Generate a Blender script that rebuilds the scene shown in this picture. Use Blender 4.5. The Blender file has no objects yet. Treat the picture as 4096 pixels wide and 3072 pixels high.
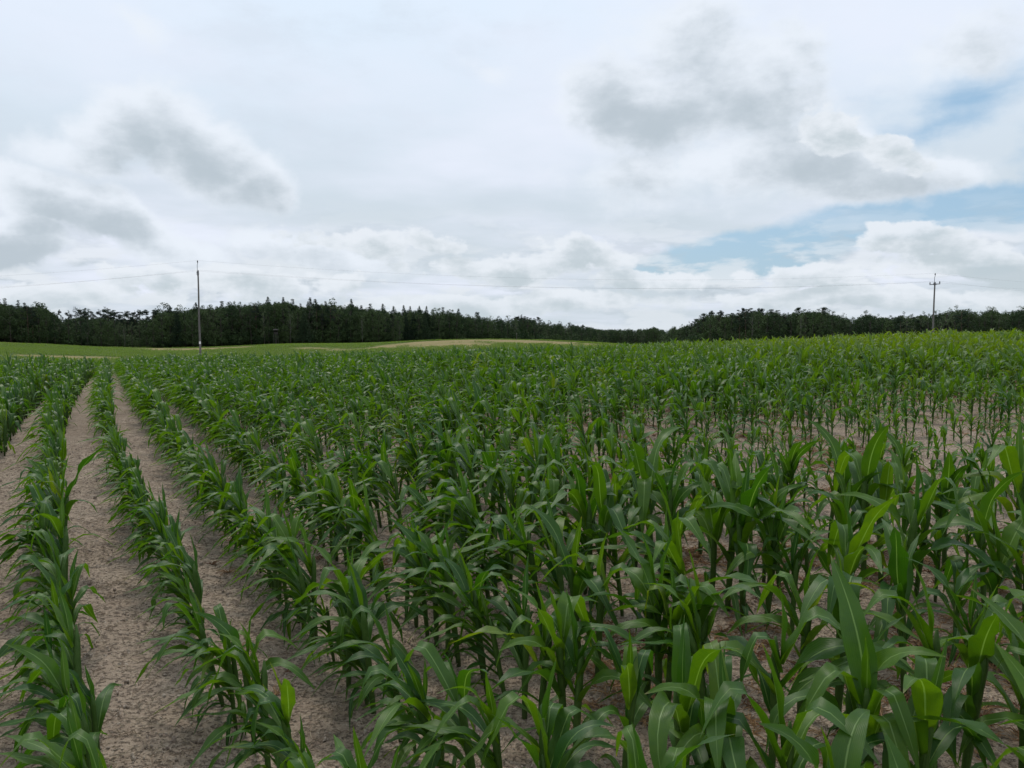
import bpy, math, random
import numpy as np
from mathutils import Vector, Matrix, Euler

R = math.radians
rng = np.random.default_rng(7)
random.seed(7)
S = bpy.context.scene
COL = S.collection

# ------------------------------------------------------------------ camera
EYE = 2.1
FPX = 3100.0
PITCH = math.atan((1536 - 1300) / FPX)
cd = bpy.data.cameras.new('camera')
cam = bpy.data.objects.new('camera', cd)
COL.objects.link(cam)
cam.location = (0, 0, EYE)
cam.rotation_euler = (math.pi / 2 - PITCH, 0, 0)
cd.sensor_width = 36.0
cd.lens = 36.0 * FPX / 4096.0
cd.clip_start = 0.05
cd.clip_end = 9000
S.camera = cam

def ray(u, v):
    """direction of a pixel of the 4096 px photograph"""
    a = (u - 2048) / FPX; b = -(v - 1536) / FPX
    cp, sp = math.cos(PITCH), math.sin(PITCH)
    return Vector((a, cp + b * sp, b * cp - sp))

def at_depth(u, v, d):
    r = ray(u, v)
    return Vector((0, 0, EYE)) + r * (d / r.y)

# ------------------------------------------------------------------ view
S.view_settings.view_transform = 'Standard'
S.view_settings.look = 'None'
S.view_settings.gamma = 1.0
S.view_settings.exposure = 0.0
S.view_settings.use_curve_mapping = False
S.render.engine = 'CYCLES'
S.cycles.max_bounces = 8
S.cycles.transparent_max_bounces = 4
S.cycles.sample_clamp_indirect = 4.0

# ------------------------------------------------------------------ world
SUN_AZ, SUN_EL = R(-25), R(56)      # azimuth from +Y, positive to +X
W = bpy.data.worlds.new('World'); S.world = W; W.use_nodes = True
nt = W.node_tree; nt.nodes.clear()

class NB:
    """tiny node builder"""
    def __init__(s, tree): s.t = tree
    def n(s, typ, **kw):
        nd = s.t.nodes.new(typ)
        ins = kw.pop('ins', {})
        for k, v in kw.items(): setattr(nd, k, v)
        for k, v in ins.items(): s.set(nd.inputs[k], v)
        return nd
    def set(s, sock, v):
        if isinstance(v, bpy.types.NodeSocket): s.t.links.new(v, sock)
        elif hasattr(v, 'outputs'): s.t.links.new(v.outputs[0], sock)
        else: sock.default_value = v
    def m(s, op, a, b=0.0, c=0.0, clamp=False):
        nd = s.t.nodes.new('ShaderNodeMath'); nd.operation = op; nd.use_clamp = clamp
        s.set(nd.inputs[0], a); s.set(nd.inputs[1], b)
        if op in ('MULTIPLY_ADD', 'SMOOTH_MAX', 'SMOOTH_MIN'): s.set(nd.inputs[2], c)
        return nd.outputs[0]
    def vm(s, op, a, b=None, sc=None):
        nd = s.t.nodes.new('ShaderNodeVectorMath'); nd.operation = op
        s.set(nd.inputs[0], a)
        if b is not None: s.set(nd.inputs[1], b)
        if sc is not None: s.set(nd.inputs[3], sc)
        return nd.outputs[1] if op in ('LENGTH', 'DOT_PRODUCT', 'DISTANCE') else nd.outputs[0]
    def ramp(s, x, lo, hi, a=0.0, b=1.0, smooth=True):
        nd = s.t.nodes.new('ShaderNodeMapRange'); nd.interpolation_type = 'SMOOTHSTEP' if smooth else 'LINEAR'
        s.set(nd.inputs['Value'], x)
        nd.inputs['From Min'].default_value = lo; nd.inputs['From Max'].default_value = hi
        nd.inputs['To Min'].default_value = a; nd.inputs['To Max'].default_value = b
        return nd.outputs['Result']
    def noise(s, vec, scale, detail=4, rough=0.5, col=False, dist=0.0):
        nd = s.t.nodes.new('ShaderNodeTexNoise')
        s.set(nd.inputs['Vector'], vec); nd.inputs['Scale'].default_value = scale
        nd.inputs['Detail'].default_value = detail; nd.inputs['Roughness'].default_value = rough
        nd.inputs['Distortion'].default_value = dist
        return nd.outputs['Color'] if col else nd.outputs['Fac']
    def mix(s, f, a, b, blend='MIX'):
        nd = s.t.nodes.new('ShaderNodeMix'); nd.data_type = 'RGBA'; nd.blend_type = blend
        s.set(nd.inputs['Factor'], f); s.set(nd.inputs[6], a); s.set(nd.inputs[7], b)
        return nd.outputs[2]
    def comb(s, x, y, z=0.0):
        nd = s.t.nodes.new('ShaderNodeCombineXYZ')
        s.set(nd.inputs[0], x); s.set(nd.inputs[1], y); s.set(nd.inputs[2], z)
        return nd.outputs[0]

def azel(u, v):
    r = ray(u, v).normalized()
    return math.atan2(r.x, r.y), math.asin(r.z)

def ellipse(b, vec, u, v, ru, rv, rot=0.0, gain=1.0):
    """1 at the centre, 0 on the rim; sizes in photo pixels, turned into angles; rot > 0 = falling to the right"""
    a, e = azel(u, v)
    k = 1.0 / FPX * math.cos(a)
    mp = b.t.nodes.new('ShaderNodeMapping'); mp.vector_type = 'TEXTURE'
    b.set(mp.inputs['Vector'], vec)
    mp.inputs['Location'].default_value = (a, e, 0)
    mp.inputs['Rotation'].default_value = (0, 0, -R(rot))
    mp.inputs['Scale'].default_value = (ru * k * math.cos(a), rv * k, 1)
    l = b.vm('LENGTH', mp.outputs[0])
    return b.m('MULTIPLY', b.m('SUBTRACT', 1.0, l), gain)

GREY = [(540, 500, 200, 130, 0, 1.0), (700, 480, 190, 140, 0, 1.0), (830, 620, 260, 150, 0, 1.25), (1000, 700, 230, 120, 0, 1.25), (1110, 740, 110, 80, 0, 1.0), (420, 560, 190, 110, 0, .8),
        (220, 780, 360, 100, 20, 1.4), (460, 870, 350, 100, 20, 1.4), (60, 950, 300, 130, 0, 1.9), (700, 1000, 230, 80, 10, 1.0), (280, 640, 300, 70, 10, .55),
        (2440, 400, 230, 200, 0, 1.1), (2640, 470, 300, 170, 0, 1.15), (2960, 470, 300, 150, 0, 1.0), (3120, 640, 420, 170, 0, 1.0), (3400, 720, 440, 120, 0, 1.25), (3650, 690, 260, 80, 5, 1.1),
        (2700, 170, 260, 200, 0, .6), (3080, 260, 200, 160, 0, .6), (2600, 720, 330, 90, 0, .45),
        (3880, 170, 320, 130, -10, .45), (1320, 1010, 420, 70, 6, .8), (570, 110, 110, 50, 30, .35),
        (1985, 330, 60, 30, 35, .1)]
PUFF = [(2330, 1000, 240, 75, 4, .9), (2050, 1070, 420, 80, 0, .9), (3700, 960, 330, 80, 0, 1.0), (3900, 1050, 420, 80, 0, 1.0), (3250, 1110, 380, 65, 0, .9), (2560, 1120, 330, 60, 0, .8),
        (4080, 1090, 200, 110, 0, 1.0), (1500, 960, 420, 60, 4, .7), (1000, 1130, 620, 80, 0, .7), (300, 1190, 460, 70, 0, .8),
        (3340, 530, 190, 100, 10, .8), (3540, 600, 240, 90, 20, .7), (2100, 1210, 800, 60, 0, .8), (3400, 1200, 800, 60, 0, .8), (600, 1110, 220, 60, 0, .5)]
HOLES = [(3760, 850, 900, 110, -8, 1.4), (3000, 1010, 640, 110, -6, 1.4), (2800, 1060, 300, 70, 4, 1.0), (4000, 1030, 260, 45, -10, .8),
         (3900, 370, 460, 110, -3, .36), (3750, 490, 400, 80, -8, .34), (4300, 700, 300, 400, 0, .5)]

def density_group(name, items, nscale, namp, warp, bill=0):
    g = bpy.data.node_groups.new(name, 'ShaderNodeTree')
    g.interface.new_socket('Vector', in_out='INPUT', socket_type='NodeSocketVector')
    g.interface.new_socket('D', in_out='OUTPUT', socket_type='NodeSocketFloat')
    b = NB(g)
    gi = g.nodes.new('NodeGroupInput'); go = g.nodes.new('NodeGroupOutput')
    v = gi.outputs[0]
    w = b.vm('SUBTRACT', b.noise(v, 4.2, 6, .58, col=True), (.5, .5, .5))
    w = b.vm('MULTIPLY', w, (warp * 1.6, warp * 1.1, 0))
    v2 = b.vm('ADD', v, w)
    acc = None
    for it in items:
        e = ellipse(b, v2, *it)
        acc = e if acc is None else b.m('SMOOTH_MAX', acc, e, .12)
    nz = b.noise(b.vm('MULTIPLY', v, (1.0, 1.7, 1.0)), nscale, 7, .56)
    fine = b.m('MULTIPLY', b.m('SUBTRACT', nz, .5), namp)
    if bill:
        bn = b.noise(b.vm('MULTIPLY', v2, (1.0, 1.25, 1.0)), bill, 4, .5)
        bl = b.m('SUBTRACT', .22, b.m('ABSOLUTE', b.m('MULTIPLY', b.m('SUBTRACT', bn, .5), 3.2)))
        fine = b.m('ADD', fine, b.m('MULTIPLY', bl, -.5))
    g.links.new(b.m('ADD', acc, fine), go.inputs[0])
    return g

b = NB(nt)
tc = b.n('ShaderNodeTexCoord')
dirv = tc.outputs['Generated']
sep = b.n('ShaderNodeSeparateXYZ', ins={0: dirv})
X, Y, Z = sep.outputs
az = b.m('ARCTAN2', X, Y)
el = b.m('ARCSINE', Z)
ae = b.comb(az, el, 0.0)
sky = b.n('ShaderNodeTexSky', sky_type='NISHITA', sun_disc=False, sun_elevation=SUN_EL, sun_rotation=SUN_AZ,
          air_density=1.0, dust_density=1.4, ozone_density=1.2)
K = 10.0   # the Background runs at strength 0.1
def c3(r, g, bb): return (r * K, g * K, bb * K, 1)
blue = b.mix(.6, sky.outputs[0], c3(.35, .59, .82))
# high thin veil
zc = b.m('ADD', b.m('MAXIMUM', Z, 0.0), .10)
plane = b.comb(b.m('DIVIDE', X, zc), b.m('DIVIDE', Y, zc), 0.0)
veil_n = b.noise(plane, .55, 5, .5)
veil_s = b.noise(b.vm('MULTIPLY', ae, (1.0, 4.5, 1.0)), 4.0, 6, .55)
veil_col = b.mix(b.ramp(el, .02, .42), c3(.60, .68, .745), c3(.76, .875, 1.01))
veil_col = b.mix(b.ramp(b.noise(b.vm('MULTIPLY', ae, (1, 2.2, 1)), 5.0, 7, .62), .45, .68, 0, .45), veil_col, c3(.64, .715, .81))
veil_col = b.mix(b.ramp(veil_n, .38, .68), veil_col, c3(.83, .88, 1.0))
hg = density_group('sky_holes', HOLES, 9.0, .9, .07)
hn = b.n('ShaderNodeGroup', node_tree=hg); b.set(hn.inputs[0], ae)
hole = b.ramp(hn.outputs[0], -.05, .40)
streak = b.ramp(veil_s, .48, .70, 0.0, .6)
hole = b.m('MULTIPLY', hole, b.m('SUBTRACT', 1.0, streak))
col = b.mix(b.m('MULTIPLY', hole, .95), veil_col, blue)
# clouds
def cloud_layer(col, items, nscale, namp, warp, up, lo, hi, a_gain, dark_c, light_c, dlo, dhi, name, extra=None):
    g = density_group(name, items, nscale, namp, warp, nscale * 1.1)
    n1 = b.n('ShaderNodeGroup', node_tree=g); b.set(n1.inputs[0], ae)
    n2 = b.n('ShaderNodeGroup', node_tree=g); b.set(n2.inputs[0], b.vm('ADD', ae, (-.01, up, 0)))
    d1, d2 = n1.outputs[0], n2.outputs[0]
    alpha = b.m('MULTIPLY', b.ramp(d1, lo, hi), a_gain)
    thick = b.m('MULTIPLY', b.m('ADD', b.m('MULTIPLY', d1, .8), b.m('MULTIPLY', d2, 1.5)), .42)
    thick = b.m('ADD', thick, b.m('MULTIPLY', b.m('SUBTRACT', b.noise(b.vm('MULTIPLY', ae, (1, 1.8, 1)), nscale * 1.1, 6, .6), .52), 1.5))
    dark = b.ramp(thick, dlo, dhi)
    cc = b.mix(dark, light_c, dark_c)
    return b.mix(alpha, col, cc)
# generic field of low cloud all round, thicker towards the horizon
gen = b.noise(plane, .42, 7, .58)
gen2 = b.noise(b.vm('ADD', plane, (.25, .25, 0)), .42, 7, .58)
inview = b.m('MULTIPLY', b.ramp(b.m('ABSOLUTE', az), .62, .95), 1.0)
above = b.ramp(el, .46, .7)
amt = b.m('MAXIMUM', inview, above)
ga = b.m('MULTIPLY', b.ramp(gen, .47, .62), b.m('MULTIPLY', amt, .8))
col = b.mix(ga, col, b.mix(b.ramp(gen2, .45, .65), c3(.82, .85, .9), c3(.5, .56, .6)))
# horizon bank of small cumulus
hz = b.comb(az, b.m('MULTIPLY', el, 3.2), 0.0)
hw = b.vm('ADD', hz, b.vm('MULTIPLY', b.vm('SUBTRACT', b.noise(hz, 9, 4, .5, col=True), (.5, .5, .5)), (.05, .05, 0)))
h1 = b.noise(hw, 8.5, 6, .55)
h2 = b.noise(b.vm('ADD', hw, (0.0, .05, 0)), 8.5, 6, .55)
hband = b.ramp(el, .03, .17, 1.0, 0.0)
ha = b.m('MULTIPLY', b.ramp(h1, .45, .56), hband)
hcol = b.mix(b.ramp(b.m('SUBTRACT', h2, h1), -.07, .09), c3(.78, .83, .88), c3(.50, .575, .64))
col = b.mix(b.m('MULTIPLY', ha, .85), col, hcol)
col = cloud_layer(col, GREY, 9.0, 1.05, .09, .020, -.20, .36, .97, c3(.50, .575, .64), c3(.83, .89, .97), -.10, .98, 'grey_clouds')
col = cloud_layer(col, PUFF, 15.0, 1.7, .06, .014, .06, .28, .92, c3(.54, .62, .67), c3(.82, .87, .93), -.05, .75, 'puffs')
# pale murk right at the horizon and the land's colour below it
col = b.mix(b.ramp(el, 0.0, .05, .35, 0.0), col, c3(.60, .68, .74))
col = b.mix(b.ramp(el, -.03, -.005, 1.0, 0.0), col, c3(.10, .12, .08))
bg = b.n('ShaderNodeBackground', ins={'Color': col, 'Strength': .1})
wo = b.n('ShaderNodeOutputWorld'); nt.links.new(bg.outputs[0], wo.inputs[0])

# ------------------------------------------------------------------ sun behind thin cloud
sl = bpy.data.lights.new('sun', 'SUN'); sl.energy = 1.5; sl.angle = R(10); sl.color = (1, .93, .82)
so = bpy.data.objects.new('sun', sl); COL.objects.link(so)
sd = Vector((math.sin(SUN_AZ) * math.cos(SUN_EL), math.cos(SUN_AZ) * math.cos(SUN_EL), math.sin(SUN_EL)))
so.rotation_euler = sd.to_track_quat('Z', 'Y').to_euler()
so.location = (0, 0, 60)

# ------------------------------------------------------------------ helpers
def mat(name):
    m = bpy.data.materials.new(name); m.use_nodes = True
    m.node_tree.nodes.clear()
    return m, NB(m.node_tree)

def mesh(name, v, f, uv=None, mats=None, smooth=True, midx=None):
    me = bpy.data.meshes.new(name)
    v = np.asarray(v, dtype=np.float32)
    me.from_pydata(v.tolist(), [], f if isinstance(f, list) else f.tolist())
    if uv is not None:
        l = me.uv_layers.new(name='UVMap')
        idx = np.empty(len(me.loops), dtype=np.int32); me.loops.foreach_get('vertex_index', idx)
        l.data.foreach_set('uv', np.asarray(uv, dtype=np.float32)[idx].ravel())
    for m in (mats or []): me.materials.append(m)
    if midx is not None: me.polygons.foreach_set('material_index', np.asarray(midx, dtype=np.int32))
    if smooth: me.polygons.foreach_set('use_smooth', np.ones(len(me.polygons), dtype=bool))
    me.update()
    return me

def link(name, data, parent=None, loc=(0, 0, 0), rot=(0, 0, 0), sc=1.0):
    o = bpy.data.objects.new(name, data); COL.objects.link(o)
    if parent is not None: o.parent = parent
    o.location = loc; o.rotation_euler = rot
    o.scale = (sc, sc, sc) if isinstance(sc, (int, float)) else sc
    return o

def tag(o, label=None, cat=None, group=None, kind=None):
    if label: o['label'] = label
    if cat: o['category'] = cat
    if group: o['group'] = group
    if kind: o['kind'] = kind
    return o

ONES = ['', 'first', 'second', 'third', 'fourth', 'fifth', 'sixth', 'seventh', 'eighth', 'ninth', 'tenth', 'eleventh', 'twelfth', 'thirteenth',
        'fourteenth', 'fifteenth', 'sixteenth', 'seventeenth', 'eighteenth', 'nineteenth']
TENS = ['', '', 'twenty', 'thirty', 'forty', 'fifty', 'sixty', 'seventy', 'eighty', 'ninety']
def ordinal(n):
    if n < 20: return ONES[n]
    if n >= 100: return ('hundredth' if n == 100 else 'hundred-and-' + ordinal(n - 100))
    t, o = divmod(n, 10)
    return (TENS[t][:-1] + 'ieth') if o == 0 else TENS[t] + '-' + ONES[o]

def tube(path, rad, sides=8, cap=True, jitter=0.0):
    """tube along a path; returns verts, faces, (u,v)"""
    path = np.asarray(path, float); n = len(path)
    tan = np.gradient(path, axis=0); tan /= np.linalg.norm(tan, axis=1)[:, None] + 1e-9
    ref = np.array([1.0, 0, 0]) if abs(tan[0][0]) < .9 else np.array([0, 1.0, 0])
    V = []; UV = []
    for i in range(n):
        a = np.cross(tan[i], ref); a /= np.linalg.norm(a); c = np.cross(tan[i], a)
        for k in range(sides):
            t = 2 * math.pi * k / sides
            r = rad[i] * (1 + jitter * math.sin(3 * t + i))
            V.append(path[i] + r * (math.cos(t) * a + math.sin(t) * c)); UV.append((k / sides, i / (n - 1)))
    F = []
    for i in range(n - 1):
        for k in range(sides):
            k2 = (k + 1) % sides
            F.append((i * sides + k, i * sides + k2, (i + 1) * sides + k2, (i + 1) * sides + k))
    if cap:
        F.append(tuple(range(sides - 1, -1, -1))); F.append(tuple((n - 1) * sides + k for k in range(sides)))
    return V, F, UV

class Acc:
    def __init__(s): s.V = []; s.F = []; s.UV = []; s.M = []
    def add(s, V, F, UV=None, m=0):
        o = len(s.V); s.V.extend([tuple(p) for p in V]); s.F.extend([tuple(i + o for i in f) for f in F])
        s.UV.extend(UV if UV is not None else [(0, 0)] * len(V)); s.M.extend([m] * len(F))
    def box(s, c, h, rot=None, m=0):
        V = []
        for x in (-1, 1):
            for y in (-1, 1):
                for z in (-1, 1):
                    p = Vector((x * h[0], y * h[1], z * h[2]))
                    if rot is not None: p = rot @ p
                    V.append(tuple(p + Vector(c)))
        s.add(V, [(0, 1, 3, 2), (4, 6, 7, 5), (0, 4, 5, 1), (2, 3, 7, 6), (0, 2, 6, 4), (1, 5, 7, 3)], m=m)
    def tube(s, *a, m=0, **k):
        V, F, UV = tube(*a, **k); s.add(V, F, UV, m)
    def mesh(s, name, mats, smooth=True): return mesh(name, s.V, s.F, s.UV, mats, smooth, s.M)

# value noise for placement
def vnoise(x, y, seed=0, n=256):
    g = np.random.default_rng(1000 + seed).random((n, n))
    xi = np.floor(x).astype(int); yi = np.floor(y).astype(int)
    fx = x - xi; fy = y - yi; fx = fx * fx * (3 - 2 * fx); fy = fy * fy * (3 - 2 * fy)
    a = g[xi % n, yi % n]; c = g[(xi + 1) % n, yi % n]; d = g[xi % n, (yi + 1) % n]; e = g[(xi + 1) % n, (yi + 1) % n]
    return (a * (1 - fx) + c * fx) * (1 - fy) + (d * (1 - fx) + e * fx) * fy

# ------------------------------------------------------------------ terrain height
UN = [-2500, 0, 430, 800, 1150, 1450, 1900, 2200, 2500, 2800, 3300, 3735, 4096, 6500]
RN = [0.3, 4, 9, 14, 30, 50, 75, 120, 160, 280, 400, 700, 4000]
TZ = [
 [0] * 14,
 [0] * 14,
 [.33, .33, .33, .32, .3, .28, .26, .25, .25, .25, .25, .27, .3, .3],
 [.5, .5, .5, .48, .45, .42, .4, .4, .4, .4, .42, .45, .5, .5],
 [.1, .1, .1, .1, .15, .2, .3, .35, .4, .5, .65, .75, .82, .9],
 [-.6, -.55, -.55, -.55, -.52, -.5, -.36, -.24, .03, .30, .68, .92, 1.08, 1.3],
 [-2.9, -2.8, -2.8, -2.8, -2.6, -2.2, -1.7, -1.3, -.9, -.6, -.3, .1, .3, .5],
 [-4.8, -4.8, -4.9, -4.9, -4.7, -4.2, -3.4, -3.2, -3.2, -3.2, -3, -3, -3, -3],
 [-4.6, -4.6, -4.7, -4.7, -4.7, -4.1, -3.1, -2.8, -3.2, -4, -4, -4, -4, -4],
 [-4.2, -4.4, -6.3, -6.4, -4.3, -4.7, -2.3, -2.8, -5.2, -6, -6.5, -6.5, -6.5, -6],
 [-3.8, -4.2, -8.4, -8.6, -7.6, -7.4, -6.4, -7.4, -8.5, -9, -9, -9, -9, -9],
 [-10, -10, -13, -13, -13, -13, -14, -17, -21, -21, -17, -15, -15, -15],
 [-75] * 14]
AN = [math.atan((u - 2048) / FPX) for u in UN]
NA, NR = 361, 260
a_f = np.linspace(-math.pi, math.pi, NA)
lr_f = np.linspace(math.log(.3), math.log(4000), NR)
tmp = np.array([np.interp(a_f, AN, row) for row in TZ])
tab = np.array([np.interp(lr_f, np.log(RN), tmp[:, i]) for i in range(NA)])       # NA x NR
kr = np.exp(-.5 * (np.arange(-8, 9) / 3.6) ** 2); kr /= kr.sum()
ka = np.exp(-.5 * (np.arange(-5, 6) / 1.8) ** 2); ka /= ka.sum()
tab = np.array([np.convolve(np.pad(r, 8, 'edge'), kr, 'valid') for r in tab])
tab = np.array([np.convolve(np.pad(c, 5, 'edge'), ka, 'valid') for c in tab.T]).T
def zf(x, y):
    x = np.asarray(x, float); y = np.asarray(y, float)
    r = np.clip(np.hypot(x, y), .31, 3999); a = np.arctan2(x, y)
    ia = (a + math.pi) / (2 * math.pi) * (NA - 1); ir = (np.log(r) - lr_f[0]) / (lr_f[-1] - lr_f[0]) * (NR - 1)
    i0 = np.clip(np.floor(ia).astype(int), 0, NA - 2); j0 = np.clip(np.floor(ir).astype(int), 0, NR - 2)
    fa = ia - i0; fr = ir - j0
    z = (tab[i0, j0] * (1 - fa) + tab[i0 + 1, j0] * fa) * (1 - fr) + (tab[i0, j0 + 1] * (1 - fa) + tab[i0 + 1, j0 + 1] * fa) * fr
    z += .05 * (vnoise(x * .5, y * .5, 1) - .5) * np.clip(r / 4, 0, 1)
    z += .5 * (vnoise(x * .03 + 9, y * .03, 2) - .5) * np.clip((r - 120) / 100, 0, 1)
    return z

def uv_of(x, y):
    return 2048 + FPX * x / np.maximum(y, .01)

def bump01(x, c, w):      # soft window
    return np.clip(1.25 - np.abs(x - c) / w, 0, 1)

def poor(x, y):
    """0..1 where the far crop failed and dry ground and grass show"""
    r = np.hypot(x, y); u = uv_of(x, y)
    n = vnoise(u / 70 + 3, r / 9, 3) * .6 + vnoise(u / 25, r / 4, 4) * .4
    p = np.zeros_like(r)
    p = np.maximum(p, bump01(u, 300, 260) * bump01(r, 195, 18))
    p = np.maximum(p, 1.2 * bump01(u, 790, 330) * bump01(r, 315 - (u - 800) * .06, 46))
    p = np.maximum(p, bump01(u, 40, 120) * bump01(r, 380, 45))
    rc = np.interp(u, [1250, 1450, 1700, 1900, 2050, 2400], [185, 212, 252, 264, 246, 236])
    p = np.maximum(p, bump01(u, 1850, 640) * bump01(r, rc, np.interp(u, [1250, 1700, 2050, 2300], [18, 28, 52, 60])))
    p = np.maximum(p, .85 * bump01(u, 1790, 330) * bump01(r, 212, 30))
    p = np.maximum(p, .55 * bump01(u, 1280, 120) * bump01(r, 225, 12))
    p = np.where(y > 0, p, 0)
    return np.where(p > 0, np.clip((p - .22 + (n - .5) * .9) * 2.4, 0, 1), 0)

# ------------------------------------------------------------------ ground
def soil_material():
    m, b = mat('sandy_soil')
    geo = b.n('ShaderNodeNewGeometry'); P = geo.outputs['Position']
    at = b.n('ShaderNodeAttribute', attribute_name='cover')
    sepc = b.n('ShaderNodeSeparateColor', ins={0: at.outputs['Color']})
    n1 = b.noise(P, 1.1, 6, .65); n2 = b.noise(P, 9.0, 6, .65); n3 = b.noise(P, 55.0, 4, .7)
    c = b.mix(b.ramp(n1, .3, .7), (.345, .268, .205, 1), (.44, .352, .275, 1))
    c = b.mix(b.ramp(n2, .32, .7), b.mix(1.0, c, (.72, .70, .70, 1), 'MULTIPLY'), c)
    c = b.mix(b.ramp(n3, .50, .74), c, (.46, .38, .30, 1))
    pit = b.noise(b.vm('MULTIPLY', P, (1, 1.3, 1)), 34.0, 3, .6)
    c = b.mix(b.ramp(pit, .57, .68, 0, .38), c, (.11, .08, .06, 1))
    st = b.n('ShaderNodeTexVoronoi', ins={'Scale': 30.0}); b.set(st.inputs['Vector'], P)
    c = b.mix(b.ramp(st.outputs['Distance'], .03, .11, .3, 0), c, (.10, .075, .06, 1))
    # dead reddish weeds and straw on the right-hand side
    wn = b.noise(P, 2.2, 6, .7); wf = b.noise(P, 38, 3, .8)
    w = b.m('MULTIPLY', b.m('MULTIPLY', b.ramp(wn, .38, .58), b.ramp(wf, .52, .60)), sepc.outputs[2])
    c = b.mix(b.m('MULTIPLY', w, .6), c, (.21, .13, .085, 1))
    # far dry grass and far green cover (vertex attribute: r = dry, g = green)
    fn = b.noise(P, .9, 8, .75)
    dry = b.mix(b.ramp(fn, .35, .65), (.20, .165, .065, 1), (.30, .245, .115, 1))
    grn = b.mix(b.ramp(fn, .3, .7), (.070, .11, .018, 1), (.12, .17, .03, 1))
    c = b.mix(sepc.outputs[1], c, grn)
    c = b.mix(sepc.outputs[0], c, dry)
    h = b.m('ADD', b.m('SUBTRACT', b.m('MULTIPLY', n2, .9), b.m('MULTIPLY', b.ramp(pit, .54, .66), .8)), b.m('ADD', b.m('MULTIPLY', n3, .35), b.m('MULTIPLY', b.ramp(st.outputs['Distance'], .0, .5), .5)))
    bp = b.n('ShaderNodeBump', ins={'Strength': 1.0, 'Distance': .03, 'Height': h})
    bs = b.n('ShaderNodeBsdfPrincipled', ins={'Base Color': c, 'Roughness': .95, 'Normal': bp})
    bs.inputs['Specular IOR Level'].default_value = .15
    o = b.n('ShaderNodeOutputMaterial'); m.node_tree.links.new(bs.outputs[0], o.inputs[0])
    return m
M_SOIL = soil_material()

def build_ground():
    az_in = np.radians(np.arange(-44, 44.01, .4)); az_out = np.radians(np.arange(48, 316, 6.0))
    azs = np.concatenate([az_in, az_out])
    rs = [.35]
    while rs[-1] < 3900:
        s = .022 if rs[-1] < 30 else (.018 if rs[-1] < 450 else .08)
        rs.append(rs[-1] * (1 + s))
    rs = np.array(rs); A, Rr = np.meshgrid(azs, rs, indexing='ij')
    x = (np.sin(A) * Rr).ravel(); y = (np.cos(A) * Rr).ravel(); z = zf(x, y)
    rr = np.hypot(x, y)
    z = z + np.where(rr < 25, .022 * (vnoise(x * 5, y * 5, 8) - .5) + .016 * (vnoise(x * 14, y * 14, 9) - .5), 0)
    na, nr = len(azs), len(rs)
    i = np.arange(na); j = np.arange(nr - 1); I, J = np.meshgrid(i, j, indexing='ij'); I2 = (I + 1) % na
    F = np.stack([I * nr + J, I * nr + J + 1, I2 * nr + J + 1, I2 * nr + J], -1).reshape(-1, 4)
    V = np.stack([x, y, z], -1)
    V = np.vstack([V, [[0, 0, zf(0, .3).item()]]])
    c = len(V) - 1
    F = F.tolist() + [(int(k * nr), int(((k + 1) % na) * nr), c) for k in range(na)]
    me = mesh('ground', V, F, mats=[M_SOIL])
    dry = np.append(poor(x, y), 0)
    grn = np.append(np.clip((rr - 95) / 40, 0, 1), 0)
    u = uv_of(x, y)
    weed = np.append(np.clip((u - 1300) / 900, 0, 1) * (y > 0) * np.clip((rr - 3) / 3, .35, 1), 0)
    ca = me.color_attributes.new('cover', 'FLOAT_COLOR', 'POINT')
    ca.data.foreach_set('color', np.stack([dry, grn, weed, np.ones_like(dry)], -1).astype(np.float32).ravel())
    o = link('ground', me); tag(o, kind='structure')
build_ground()

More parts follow.
